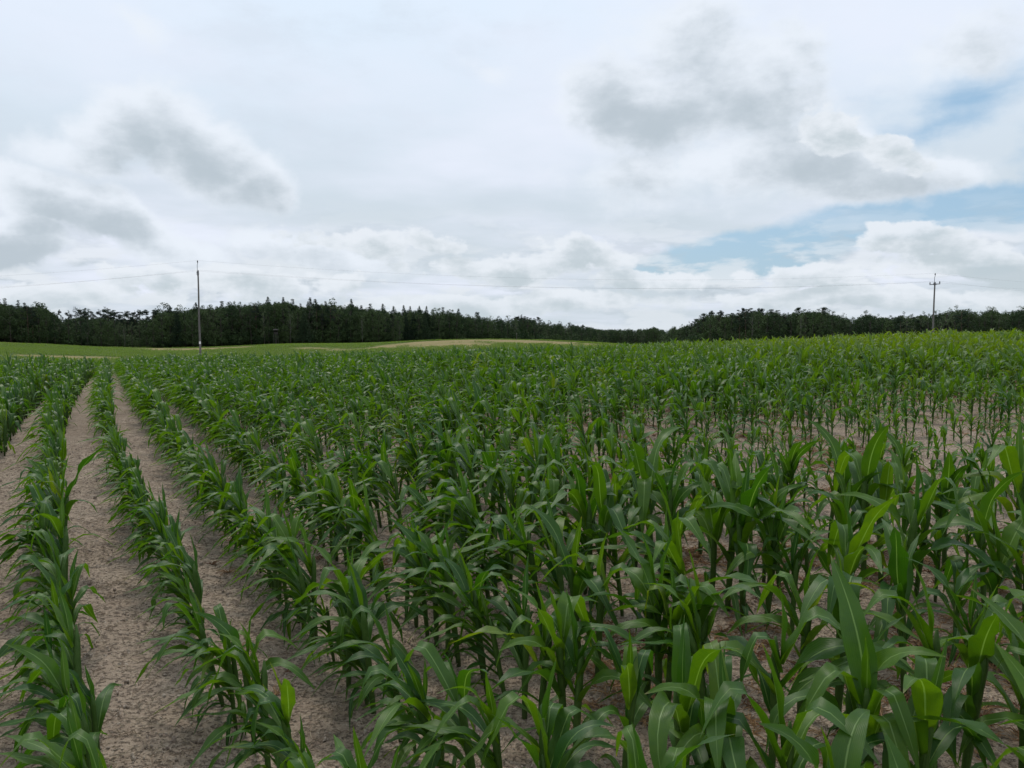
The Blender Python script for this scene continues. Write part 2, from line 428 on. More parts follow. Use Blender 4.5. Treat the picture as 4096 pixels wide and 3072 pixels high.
# ------------------------------------------------------------------ leaf and stalk materials
def leaf_material(name, far=False):
    m, b = mat(name)
    tcx = b.n('ShaderNodeTexCoord'); uvn = b.n('ShaderNodeSeparateXYZ', ins={0: tcx.outputs['UV']})
    uu, vv = uvn.outputs[0], uvn.outputs[1]
    oi = b.n('ShaderNodeObjectInfo'); rnd = oi.outputs['Random']
    geo = b.n('ShaderNodeNewGeometry'); P = geo.outputs['Position']
    big = b.noise(P, .11, 3, .5)
    c = b.mix(rnd, (.022, .082, .005, 1), (.088, .172, .006, 1))
    c = b.mix(b.ramp(rnd, .965, .99, 0, .35), c, (.22, .24, .03, 1))
    sx = b.n('ShaderNodeSeparateXYZ', ins={0: P})
    # the stand on the dry rise to the right is yellower
    px, py = sx.outputs[0], sx.outputs[1]
    yel = b.m('MULTIPLY', b.ramp(py, 9, 34), b.ramp(b.m('SUBTRACT', px, b.m('MULTIPLY', py, .05)), -3, 16))
    yel = b.m('MULTIPLY', yel, b.ramp(big, .3, .6, .45, 1.0))
    c = b.mix(b.m('MULTIPLY', yel, .85), c, (.170, .235, .016, 1))
    c = b.mix(b.ramp(big, .5, .75, 0, .35), c, (.075, .14, .022, 1))
    if far: c = b.mix(.75, c, (.145, .215, .030, 1))
    mid = b.m('ABSOLUTE', b.m('SUBTRACT', uu, .5))
    if not far:
        stripe = b.m('SINE', b.m('MULTIPLY', uu, 95.0))
        c = b.mix(b.ramp(stripe, -.2, 1, 0, .16), c, (.085, .17, .05, 1))
        ns = b.noise(P, 26, 4, .6)
        c = b.mix(b.ramp(ns, .35, .75, 0, .35), c, (.030, .095, .016, 1))
        # browned tips and margins
        tip = b.m('MULTIPLY', b.ramp(vv, .93, 1.0), b.ramp(ns, .45, .6))
        c = b.mix(b.m('MULTIPLY', tip, .7), c, (.30, .22, .09, 1))
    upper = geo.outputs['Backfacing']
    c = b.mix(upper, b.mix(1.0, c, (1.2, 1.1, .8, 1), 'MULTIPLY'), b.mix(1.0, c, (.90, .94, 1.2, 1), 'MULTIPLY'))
    rib = b.ramp(mid, .012, .045, 1.0, 0.0)
    rib = b.m('MULTIPLY', rib, b.ramp(vv, .55, 1.0, .75, .15))
    c = b.mix(rib, c, (.22, .34, .12, 1))
    bs = b.n('ShaderNodeBsdfPrincipled', ins={'Base Color': c, 'Roughness': .42})
    b.set(bs.inputs['Specular IOR Level'], b.m('MULTIPLY_ADD', upper, .16, .24))
    if not far:
        hgt = b.m('ADD', b.m('MULTIPLY', stripe, .25), b.m('MULTIPLY', rib, -1.5))
        hgt = b.m('ADD', hgt, b.m('MULTIPLY', ns, .8))
        bp = b.n('ShaderNodeBump', ins={'Strength': .35, 'Distance': .002, 'Height': hgt})
        b.set(bs.inputs['Normal'], bp)
    tr = b.n('ShaderNodeBsdfTranslucent', ins={'Color': b.mix(1.0, c, (1.7, 1.85, .45, 1), 'MULTIPLY')})
    mx = b.n('ShaderNodeMixShader', ins={0: .36}); m.node_tree.links.new(bs.outputs[0], mx.inputs[1]); m.node_tree.links.new(tr.outputs[0], mx.inputs[2])
    o = b.n('ShaderNodeOutputMaterial'); m.node_tree.links.new(mx.outputs[0], o.inputs[0])
    return m
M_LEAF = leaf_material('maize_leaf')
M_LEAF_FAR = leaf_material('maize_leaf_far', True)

def stalk_material():
    m, b = mat('maize_stalk')
    tcx = b.n('ShaderNodeTexCoord'); uvn = b.n('ShaderNodeSeparateXYZ', ins={0: tcx.outputs['UV']})
    geo = b.n('ShaderNodeNewGeometry')
    ns = b.noise(geo.outputs['Position'], 30, 4, .6)
    c = b.mix(b.ramp(uvn.outputs[1], .0, .25), (.045, .060, .020, 1), (.040, .088, .012, 1))
    c = b.mix(b.ramp(ns, .4, .7, 0, .5), c, (.075, .13, .025, 1))
    c = b.mix(b.ramp(uvn.outputs[1], 0, .05, .8, 0), c, (.10, .05, .04, 1))
    st = b.m('SINE', b.m('MULTIPLY', uvn.outputs[0], 80))
    bp = b.n('ShaderNodeBump', ins={'Strength': .3, 'Distance': .002, 'Height': st})
    bs = b.n('ShaderNodeBsdfPrincipled', ins={'Base Color': c, 'Roughness': .55, 'Normal': bp}); bs.inputs['Specular IOR Level'].default_value = .25
    o = b.n('ShaderNodeOutputMaterial'); m.node_tree.links.new(bs.outputs[0], o.inputs[0])
    return m
M_STALK = stalk_material()

# ------------------------------------------------------------------ maize leaves
def leaf_geo(L, Wd, th0, th1, b0=.1, b1=.9, tw=0.0, fold0=55, fold1=14, wave=.010, lat=0.0, ns=12, nc=2, seed=0, kink=None):
    rg = np.random.default_rng(seed)
    t = np.linspace(0, 1, ns + 1)
    s = np.clip((t - b0) / (b1 - b0), 0, 1); s = s * s * (3 - 2 * s)
    th = np.radians(th0 + (th1 - th0) * s)
    if kink is not None:
        k, amt = kink; q = np.clip((t - k + .05) / .1, 0, 1); th = th + np.radians(amt) * q * q * (3 - 2 * q)
    thm = (th[:-1] + th[1:]) / 2; ds = L / ns
    x = np.concatenate([[0], np.cumsum(np.sin(thm) * ds)]); z = np.concatenate([[0], np.cumsum(np.cos(thm) * ds)])
    yy = lat * L * t ** 2 + .015 * L * np.sin(t * 5 + rg.random() * 6) * t
    w = Wd * (.48 + .52 * np.sin(np.clip(t / .36, 0, 1) * math.pi / 2)) * (1 - np.clip((t - .36) / .64, 0, 1) ** 1.75)
    w = np.maximum(w, .002)
    fold = np.radians(fold0 + (fold1 - fold0) * np.clip(t / .35, 0, 1))
    tws = np.radians(tw) * t ** 1.3
    ph1, ph2 = rg.random(2) * 6.28; fq = rg.uniform(11, 17)
    V = []; UV = []
    for i in range(ns + 1):
        T = np.array([math.sin(th[i]), 0, math.cos(th[i])]); N = np.array([-math.cos(th[i]), 0, math.sin(th[i])]); B = np.array([0, 1.0, 0])
        c, s_ = math.cos(tws[i]), math.sin(tws[i]); B2 = B * c + N * s_; N2 = N * c - B * s_
        P = np.array([x[i], yy[i], z[i]])
        env = math.sin(math.pi * min(1, t[i] * 1.05)) if t[i] < .95 else .1
        for k in range(-nc, nc + 1):
            q = k / nc; h = abs(q) * w[i] / 2
            wv = wave * env * q * q * math.sin(fq * t[i] + (ph1 if q > 0 else ph2))
            V.append(P + B2 * (math.copysign(h * math.cos(fold[i]), q)) + N2 * (h * math.sin(fold[i]) + wv))
            UV.append((.5 + q / 2, t[i]))
    F = []; m_ = 2 * nc + 1
    for i in range(ns):
        for k in range(m_ - 1):
            F.append((i * m_ + k, i * m_ + k + 1, (i + 1) * m_ + k + 1, (i + 1) * m_ + k))
    return V, F, UV

def leaf_params(kind, rg):
    U = rg.uniform
    if kind == 'low': return dict(L=U(.30, .46), Wd=U(.028, .045), th0=U(40, 62), th1=U(125, 170), b0=.1, b1=U(.6, .8), tw=U(-50, 50), wave=.006, lat=U(-.2, .2), fold1=20)
    if kind == 'mid': return dict(L=U(.50, .68), Wd=U(.072, .098), th0=U(20, 34), th1=U(110, 168), b0=U(.08, .25), b1=U(.65, .9), tw=U(-55, 55), wave=U(.016, .028), lat=U(-.2, .2))
    if kind == 'up': return dict(L=U(.42, .58), Wd=U(.078, .105), th0=U(12, 26), th1=U(45, 115), b0=U(.2, .4), b1=1.0, tw=U(-50, 50), wave=U(.012, .022), lat=U(-.14, .14))
    if kind == 'fold': return dict(L=U(.48, .62), Wd=U(.078, .100), th0=U(12, 26), th1=U(30, 60), b0=.2, b1=1.0, tw=U(-25, 25), wave=.010, lat=U(-.1, .1), kink=(U(.38, .68), U(85, 135)))
    if kind == 'whorl': return dict(L=U(.26, .38), Wd=U(.040, .058), th0=U(2, 7), th1=U(8, 26), b0=.3, b1=1.0, tw=U(-80, 80), fold0=70, fold1=38, wave=.006, lat=U(-.06, .06))
    if kind == 'swept': return dict(L=U(.46, .64), Wd=U(.060, .085), th0=U(18, 40), th1=U(90, 140), b0=U(.05, .2), b1=U(.6, .8), tw=U(-60, 30), wave=U(.010, .018), lat=U(-.25, .25))
KINDS = ['low', 'mid', 'up', 'fold', 'whorl', 'swept']
LIB = {}
for kd in KINDS:
    LIB[kd] = []
    for i in range(9):
        rg = np.random.default_rng(50 + 31 * KINDS.index(kd) + i)
        p = leaf_params(kd, rg)
        V, F, UV = leaf_geo(ns=12 if kd != 'low' else 8, nc=2, seed=i * 7 + 1, **p)
        LIB[kd].append(mesh('leaf', V, F, UV, [M_LEAF]))

def plant_recipe(rg, style):
    """list of (kind, index, attach height, azimuth, tilt, scale)"""
    out = []; az0 = rg.uniform(0, 2 * math.pi); side = 0
    swept = style == 'swept'
    def add(kd, z, spread=.45, sc=1.0):
        nonlocal side
        a = az0 + math.pi * side + rg.normal(0, spread); side += 1
        if swept:
            a = math.pi + rg.normal(0, .55) if kd in ('swept', 'fold', 'mid') else (math.pi + rg.normal(0, 1.0))
        out.append((kd, int(rg.integers(0, 9)), z, a, sc * rg.uniform(.85, 1.08)))
    for z in (.05, .11, .17)[:int(rg.integers(1, 4))]: add('low', z, .8, .9 + z)
    body = ['swept', 'swept', 'mid', 'swept', 'swept'] if swept else ['mid', 'mid', str(rg.choice(['up', 'mid', 'fold']))] + (['mid'] if rg.random() < .4 else [])
    if not swept: zz_off = .05
    zz = .20 if swept else .26
    for kd in body:
        add(kd, zz, .35, .80 + zz * .55); zz += rg.uniform(.045, .07)
    top = (['swept', 'fold'] if swept else [rg.choice(['up', 'fold', 'fold']), rg.choice(['up', 'up', 'fold'])])
    for kd in top:
        add(str(kd), zz, .35, 1.0); zz += rg.uniform(.02, .05)
    if swept and rg.random() < .5: add('up', zz, .5, .8)
    add('whorl', zz, .5, 1.0)
    return out, zz

def stalk_geo(h, rg, sides=8, n=9):
    z = np.linspace(-.03, h + .05, n)
    t = np.linspace(0, 1, n)
    lean = rg.normal(0, .02, 2)
    path = np.stack([lean[0] * t ** 2 * 3 * h, lean[1] * t ** 2 * 3 * h, z], -1)
    r = .0125 + .006 * np.sin(t * 2.4) + .0016 * (np.arange(n) % 2)
    r[-1] = .005
    return tube(path, r, sides, True)

STALKS = []
for i in range(8):
    V, F, UV = stalk_geo(.42 + .01 * i, np.random.default_rng(900 + i))
    STALKS.append((mesh('stalk', V, F, UV, [M_STALK]), .42 + .01 * i))

# ------------------------------------------------------------------ the sown rows
def row_x(xo, y): return 1.33 + xo + (.17 * (1 - np.exp(-y / 12)) if xo < -.5 else 0) - .514 * y - 1.57 * (1 - np.exp(-y / 7.0)) - (.16 * np.exp(-((y - 10) / 6.5) ** 2) if xo > -.5 else 0)
ROWS = {0: 0.0, -1: -.97}
for k in range(1, 110): ROWS[k] = .76 * k
for k in range(2, 40): ROWS[-k] = -.97 - .76 * (k - 1)
def growth(x, y):
    g = .95 - .37 * np.exp(-((x - 7) ** 2 / 44 + (y - 11) ** 2 / 26)) - .12 * np.exp(-((x - 3) ** 2 / 8 + (y - 9) ** 2 / 6))
    g = g + .12 * np.exp(-((x - 2.2) ** 2 / 5 + (y - 4.0) ** 2 / 4))
    g = g - .16 * np.clip((-x - .3) / 1.5, 0, 1) * np.clip(1.9 - y / 16, 0, 1)
    return g + .20 * (vnoise(x * .22 + 40, y * .22, 21) - .5) + .12 * (vnoise(x * .9, y * .9, 22) - .5)
PL = []   # row, x, y, scale, swept?
for k, xo in ROWS.items():
    rg = np.random.default_rng(4000 + k)
    yv = 1.7 + rg.random() * .15
    while yv < 58:
        st = (.125 if k < 3 else .135 if k < 9 else .165) if yv < 22 else .19
        yv += st * rg.uniform(.6, 1.4)
        x = float(row_x(xo, yv)) + rg.normal(0, .022)
        y = yv
        r = math.hypot(x, y); a = math.degrees(math.atan2(x, y))
        if abs(a) > 41 or r < 2.15 or r > 66 or (y < 2.2 and abs(x) < 1.2): continue
        PL.append((k, x, y, rg.random(), rg.normal()))
PL = np.array(PL)
G = growth(PL[:, 1], PL[:, 2]) - np.interp(PL[:, 0], [-3, -2, -1, 0, 1, 2, 4], [-.06, -.03, .06, .11, .02, -.05, -.06]) * np.clip(1.6 - PL[:, 2] / 40, .3, 1)
left = np.clip((1.0 - PL[:, 1] - PL[:, 2] * .02) / 4, 0, 1)
nr = np.clip((PL[:, 1] + .2) / 1.2, 0, 1) * np.clip((10 - PL[:, 2]) / 4, 0, 1)
keep = PL[:, 3] < np.clip(.12 + .82 * G + .45 * left, .46, .96) * (1 - .30 * nr)
PL, G, nr = PL[keep], G[keep], nr[keep]
SC = np.clip(.94 * G * (1 + .13 * PL[:, 4]), .35, 1.25)
SC = np.minimum(SC, np.interp(np.hypot(PL[:, 1], PL[:, 2]), [2.5, 5, 7], [.86, 1.0, 1.25])) * (1 + .20 * nr)
SC = np.where(np.random.default_rng(66).random(len(SC)) < .07, SC * .65, SC)
rr = np.hypot(PL[:, 1], PL[:, 2])
uu = uv_of(PL[:, 1], PL[:, 2])
# how likely the wind-combed look is: strong on the left rows, fading to the right
sw = np.clip((.9 - PL[:, 1] / np.maximum(PL[:, 2], 1) * 1.0 - .55) * 1.4, .08, .92)
rsw = np.random.default_rng(5).random(len(PL))
SWEPT = rsw < sw
ZG = zf(PL[:, 1], PL[:, 2])
in_frame = (uu > -120) & (uu < 4220) & (PL[:, 2] > 1.9)
order = np.argsort(np.where(in_frame, rr, 1e9))
NEAR = set(order[:300].tolist())

def row_phrase(k):
    if k >= 0: return '%s row right of the bare strip' % ordinal(k + 1)
    return '%s row left of the bare strip' % ordinal(-k)
seen = {}
for i in sorted(NEAR, key=lambda q: (PL[q, 0], PL[q, 2])):
    k = int(PL[i, 0]); seen[k] = seen.get(k, 0) + 1
    rg = np.random.default_rng(7000 + i)
    style = 'swept' if SWEPT[i] else 'free'
    rec, h = plant_recipe(rg, style)
    x, y, z, s = PL[i, 1], PL[i, 2], ZG[i], SC[i]
    look = ('tall ' if s > 1.02 else 'small ' if s < .78 else '') + ('wind-swept ' if SWEPT[i] else 'upright ') + 'maize plant'
    root = link('maize_plant', None, None, (x, y, z), (rg.normal(0, .05), rg.normal(-.13, .06) if SWEPT[i] else rg.normal(0, .05), rg.normal(0, .3) if SWEPT[i] else rg.uniform(0, 6.28)), float(s))
    root.empty_display_size = .1
    tag(root, '%s, %s in the %s' % (look, ordinal(seen[k]), row_phrase(k)), 'maize plant', 'maize plants standing in rows')
    sm, sh = STALKS[int(rg.integers(0, 8))]
    link('stalk', sm, root, (0, 0, 0), (0, 0, rg.uniform(0, 6)), (1, 1, (h + .02) / sh))
    for kd, idx, za, a, sc in rec:
        link('leaf', LIB[kd][idx], root, (.008 * math.cos(a), .008 * math.sin(a), za), (0, 0, a), sc)

# ------------------------------------------------------------------ scattering helper (only for the uncountable rest)
def scatter(name, pts, rots, scl, idx, protos, kind='stuff', label=None, cat=None):
    c = bpy.data.collections.new(name + '_kinds')
    for i, (me) in enumerate(protos):
        o = bpy.data.objects.new('%s_kind_%02d' % (name, i), me); c.objects.link(o)
    me = bpy.data.meshes.new(name); me.from_pydata(np.asarray(pts, dtype=np.float32).tolist(), [], [])
    for an, ty, arr, key in (('rot', 'FLOAT_VECTOR', rots, 'vector'), ('scl', 'FLOAT', scl, 'value'), ('idx', 'INT', idx, 'value')):
        at = me.attributes.new(an, ty, 'POINT')
        at.data.foreach_set(key, np.ascontiguousarray(arr, dtype=np.int32 if ty == 'INT' else np.float32).ravel())
    o = link(name, me)
    g = bpy.data.node_groups.new(name + '_nodes', 'GeometryNodeTree')
    g.interface.new_socket('Geometry', in_out='INPUT', socket_type='NodeSocketGeometry')
    g.interface.new_socket('Geometry', in_out='OUTPUT', socket_type='NodeSocketGeometry')
    N = g.nodes; gi = N.new('NodeGroupInput'); go = N.new('NodeGroupOutput')
    ci = N.new('GeometryNodeCollectionInfo'); ci.inputs['Collection'].default_value = c
    ci.inputs['Separate Children'].default_value = True; ci.inputs['Reset Children'].default_value = True
    ip = N.new('GeometryNodeInstanceOnPoints'); ip.inputs['Pick Instance'].default_value = True
    def na(nm, ty):
        q = N.new('GeometryNodeInputNamedAttribute'); q.data_type = ty; q.inputs[0].default_value = nm; return q.outputs[0]
    g.links.new(gi.outputs[0], ip.inputs['Points']); g.links.new(ci.outputs[0], ip.inputs['Instance'])
    g.links.new(na('idx', 'INT'), ip.inputs['Instance Index'])
    e2r = N.new('FunctionNodeEulerToRotation'); g.links.new(na('rot', 'FLOAT_VECTOR'), e2r.inputs[0])
    g.links.new(e2r.outputs[0], ip.inputs['Rotation'])
    g.links.new(na('scl', 'FLOAT'), ip.inputs['Scale'])
    g.links.new(ip.outputs[0], go.inputs[0])
    md = o.modifiers.new('scatter', 'NODES'); md.node_group = g
    tag(o, label, cat, kind=kind)
    return o

def plant_mesh(seed, style, ns, nc, leafmat, sides=5, skip_low=False):
    rg = np.random.default_rng(seed); rec, h = plant_recipe(rg, style)
    A = Acc()
    V, F, UV = stalk_geo(h, rg, sides, 5); A.add(V, F, UV, 1)
    for kd, idx, za, a, sc in rec:
        if skip_low and kd == 'low': continue
        p = leaf_params(kd, np.random.default_rng(50 + 31 * KINDS.index(kd) + idx))
        V, F, UV = leaf_geo(ns=ns, nc=nc, seed=idx * 7 + 1, **p)
        V = np.array(V) * sc; c, s = math.cos(a), math.sin(a)
        V = np.stack([V[:, 0] * c - V[:, 1] * s, V[:, 0] * s + V[:, 1] * c, V[:, 2] + za], -1)
        A.add(V, F, UV, 0)
    return A.mesh('maize_mass', [leafmat, M_STALK])
NV = 14
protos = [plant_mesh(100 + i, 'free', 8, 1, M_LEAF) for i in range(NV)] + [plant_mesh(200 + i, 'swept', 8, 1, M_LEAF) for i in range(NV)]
sel = np.array([i for i in range(len(PL)) if i not in NEAR])
rg = np.random.default_rng(77)
n = len(sel)
rots = np.stack([rg.normal(0, .07, n), rg.normal(0, .07, n) - .13 * SWEPT[sel], np.where(SWEPT[sel], rg.normal(0, .35, n), rg.uniform(0, 6.28, n))], -1)
idx = rg.integers(0, NV, n) + np.where(SWEPT[sel], NV, 0)
scatter('maize_field', np.stack([PL[sel, 1], PL[sel, 2], ZG[sel]], -1), rots, SC[sel], idx, protos)
print('plants', len(PL), 'instanced', n)

# ------------------------------------------------------------------ far crop on the slopes before the wood
def far_field():
    rg = np.random.default_rng(8)
    N = 150000
    a = rg.uniform(R(-37), R(12), N); r = np.sqrt(rg.uniform(125 ** 2, 372 ** 2, N))
    x = np.sin(a) * r; y = np.cos(a) * r
    # settle into rows
    q = (x + .516 * y); q = np.round(q / .76) * .76 + rg.normal(0, .16, N); x = q - .516 * y
    p = poor(x, y); z = zf(x, y)
    keep = (rg.random(N) > p * 1.15) & (rg.random(N) < np.clip(1.15 - r / 700, .4, 1))
    x, y, z, r, p = x[keep], y[keep], z[keep], r[keep], p[keep]
    n = len(x)
    sc = rg.uniform(.50, .80, n) * (1 - .45 * p)
    rots = np.stack([np.zeros(n), np.zeros(n), rg.uniform(0, 6.28, n)], -1)
    pr = [plant_mesh(300 + i, 'free', 4, 1, M_LEAF_FAR, 3, True) for i in range(6)]
    scatter('distant_maize', np.stack([x, y, z], -1), rots, sc, rg.integers(0, 6, n), pr)
    print('far', n)
far_field()

# ------------------------------------------------------------------ clods, straw and dead weeds on the soil
def simple_mat(name, c1, c2, scale=20, rough=.9, transl=0.0):
    m, b = mat(name)
    geo = b.n('ShaderNodeNewGeometry'); oi = b.n('ShaderNodeObjectInfo')
    ns = b.noise(geo.outputs['Position'], scale, 4, .6)
    f = b.m('ADD', b.m('MULTIPLY', ns, .6), b.m('MULTIPLY', oi.outputs['Random'], .6))
    c = b.mix(b.ramp(f, .2, .85), c1, c2)
    bs = b.n('ShaderNodeBsdfPrincipled', ins={'Base Color': c, 'Roughness': rough}); bs.inputs['Specular IOR Level'].default_value = .2
    out = bs.outputs[0]
    if transl > 0:
        tr = b.n('ShaderNodeBsdfTranslucent', ins={'Color': c}); mx = b.n('ShaderNodeMixShader', ins={0: transl})
        m.node_tree.links.new(out, mx.inputs[1]); m.node_tree.links.new(tr.outputs[0], mx.inputs[2]); out = mx.outputs[0]
    o = b.n('ShaderNodeOutputMaterial'); m.node_tree.links.new(out, o.inputs[0])
    return m
M_CLOD = simple_mat('clod', (.24, .185, .15, 1), (.42, .35, .29, 1))
M_STRAW = simple_mat('straw', (.17, .12, .08, 1), (.42, .34, .25, 1))
M_WEED = simple_mat('dead_weed', (.13, .060, .035, 1), (.34, .21, .11, 1))
def rand_rock(seed):
    rg = np.random.default_rng(seed)
    V = []; F = []
    t = (1 + 5 ** .5) / 2
    for a, c in ((0, 0),):
        base = [(-1, t, 0), (1, t, 0), (-1, -t, 0), (1, -t, 0), (0, -1, t), (0, 1, t), (0, -1, -t), (0, 1, -t), (t, 0, -1), (t, 0, 1), (-t, 0, -1), (-t, 0, 1)]
    F = [(0, 11, 5), (0, 5, 1), (0, 1, 7), (0, 7, 10), (0, 10, 11), (1, 5, 9), (5, 11, 4), (11, 10, 2), (10, 7, 6), (7, 1, 8), (3, 9, 4), (3, 4, 2), (3, 2, 6), (3, 6, 8), (3, 8, 9), (4, 9, 5), (2, 4, 11), (6, 2, 10), (8, 6, 7), (9, 8, 1)]
    V = [np.array(p) / 1.9 * rg.uniform(.6, 1.25) * np.array([1, rg.uniform(.7, 1.1), .6]) for p in base]
    return mesh('clod', V, F, mats=[M_CLOD], smooth=False)
def straw_mesh(seed, mt, bits):
    rg = np.random.default_rng(seed); A = Acc()
    for _ in range(bits):
        a = rg.uniform(0, 6.28); L = rg.uniform(.02, .09); p0 = np.append(rg.normal(0, .03 if bits > 1 else 0, 2), .003)
        d = np.array([math.cos(a), math.sin(a), 0]); m_ = p0 + d * L / 2 + np.array([0, 0, rg.uniform(.002, .02)]) + np.append(rg.normal(0, .008, 2), 0)
        A.tube(np.array([p0, m_, p0 + d * L]), [.0018, .0022, .001], sides=3, cap=False)
    return A.mesh('straw', [mt], False)
def weed_mesh(seed):
    rg = np.random.default_rng(seed); A = Acc()
    for _ in range(12):
        a = rg.uniform(0, 6.28); L = rg.uniform(.04, .11); e = rg.uniform(.05, .6)
        p0 = np.array([0, 0, 0.0]); d = np.array([math.cos(a), math.sin(a), e])
        p1 = d * L * .5 + rg.normal(0, .008, 3); p2 = d * L * np.array([1, 1, .4]) + rg.normal(0, .012, 3)
        p1[2] = max(p1[2], .004); p2[2] = max(p2[2], .003)
        A.tube(np.array([p0, p1, p2]), [.0028, .0032, .0012], sides=3, cap=False)
    return A.mesh('dead_weed', [M_WEED], False)
def litter():
    rg = np.random.default_rng(31)
    def pos(N, rmin, rmax, amin=-38, amax=38, pw=1.6):
        a = np.radians(rg.uniform(amin, amax, N)); r = rmin + (rmax - rmin) * rg.random(N) ** pw
        x = np.sin(a) * r; y = np.cos(a) * r
        return x, y, zf(x, y)
    N = 42000; x, y, z = pos(N, 2.6, 13, pw=1.3)
    r3 = np.stack([rg.uniform(0, 6, N), rg.uniform(0, 6, N), rg.uniform(0, 6, N)], -1)
    sc = np.exp(rg.normal(math.log(.0055), .50, N)).clip(.002, .022)
    scatter('soil_clods', np.stack([x, y, z + sc * .2], -1), r3, sc, rg.integers(0, 6, N), [rand_rock(i) for i in range(6)])
    N = 7000; x, y, z = pos(N, 2.8, 15)
    r3 = np.stack([np.zeros(N), np.zeros(N), rg.uniform(0, 6.3, N)], -1)
    scatter('straw_litter', np.stack([x, y, z + .008], -1), r3, rg.uniform(.5, 1.2, N), rg.integers(0, 6, N),
            [straw_mesh(i, M_STRAW, 1 if i < 4 else 5) for i in range(6)])
    N = 24000; x, y, z = pos(N, 3.0, 28, -22, 40, 1.0)
    d = vnoise(x * 1.1, y * 1.1, 55) * .6 + vnoise(x * 3, y * 3, 56) * .4
    dens = np.clip((uv_of(x, y) - 1000) / 1500, .1, 1)
    k = (rg.random(N) < np.clip((d - .42) * 4, 0, 1) * dens)
    x, y, z = x[k], y[k], z[k]; N = len(x)
    r3 = np.stack([np.zeros(N), np.zeros(N), rg.uniform(0, 6.3, N)], -1)
    scatter('dead_weeds', np.stack([x, y, z + .006], -1), r3, rg.uniform(.5, 1.15, N), rg.integers(0, 6, N), [weed_mesh(70 + i) for i in range(6)])
litter()

# ------------------------------------------------------------------ trees
def bark_mat(name, c1, c2):
    m, b = mat(name)
    geo = b.n('ShaderNodeNewGeometry'); P = b.vm('MULTIPLY', geo.outputs['Position'], (3, 3, .8))
    ns = b.noise(P, 2.0, 5, .6)
    c = b.mix(b.ramp(ns, .35, .65), c1, c2)
    bs = b.n('ShaderNodeBsdfPrincipled', ins={'Base Color': c, 'Roughness': .9})
    o = b.n('ShaderNodeOutputMaterial'); m.node_tree.links.new(bs.outputs[0], o.inputs[0])
    return m
M_BARK = bark_mat('bark', (.03, .026, .02, 1), (.06, .052, .042, 1))
M_BIRCH = bark_mat('birch_bark', (.045, .042, .036, 1), (.15, .14, .12, 1))
M_PINEB = bark_mat('pine_bark', (.045, .03, .022, 1), (.09, .06, .04, 1))
M_SPRUCE = simple_mat('spruce_needles', (.016, .034, .020, 1), (.036, .062, .030, 1), .35, .8, .1)
M_PINE = simple_mat('pine_needles', (.018, .032, .022, 1), (.038, .060, .036, 1), .35, .8, .1)
M_BROAD = simple_mat('broad_leaves', (.020, .044, .017, 1), (.060, .095, .034, 1), .30, .7, .2)
M_AIRY = simple_mat('pale_leaves', (.040, .068, .032, 1), (.105, .14, .068, 1), .30, .7, .25)

def leaf_cloud(centres, rads, per, size, rg, flat=1.0):
    """many small leaf faces filling ragged clumps"""
    P = []
    for c, r in zip(centres, rads):
        n = max(6, int(per * (r / 1.5) ** 2))
        d = rg.normal(0, 1, (n, 3)); d /= np.linalg.norm(d, axis=1)[:, None]
        q = d * (r * rg.uniform(.45, 1.08, n) ** .6)[:, None]; q[:, 2] *= flat
        P.append(q + np.asarray(c))
    P = np.concatenate(P); n = len(P)
    A = rg.normal(0, 1, (n, 3)); A /= np.linalg.norm(A, axis=1)[:, None]
    B = rg.normal(0, 1, (n, 3)); B -= (B * A).sum(1)[:, None] * A; B /= np.linalg.norm(B, axis=1)[:, None]
    s = size * rg.uniform(.6, 1.4, n)[:, None]
    V = np.stack([P - A * s, P - B * s * .6, P + A * s, P + B * s * .6], 1).reshape(-1, 3)
    F = np.arange(4 * n).reshape(n, 4)
    return V, F

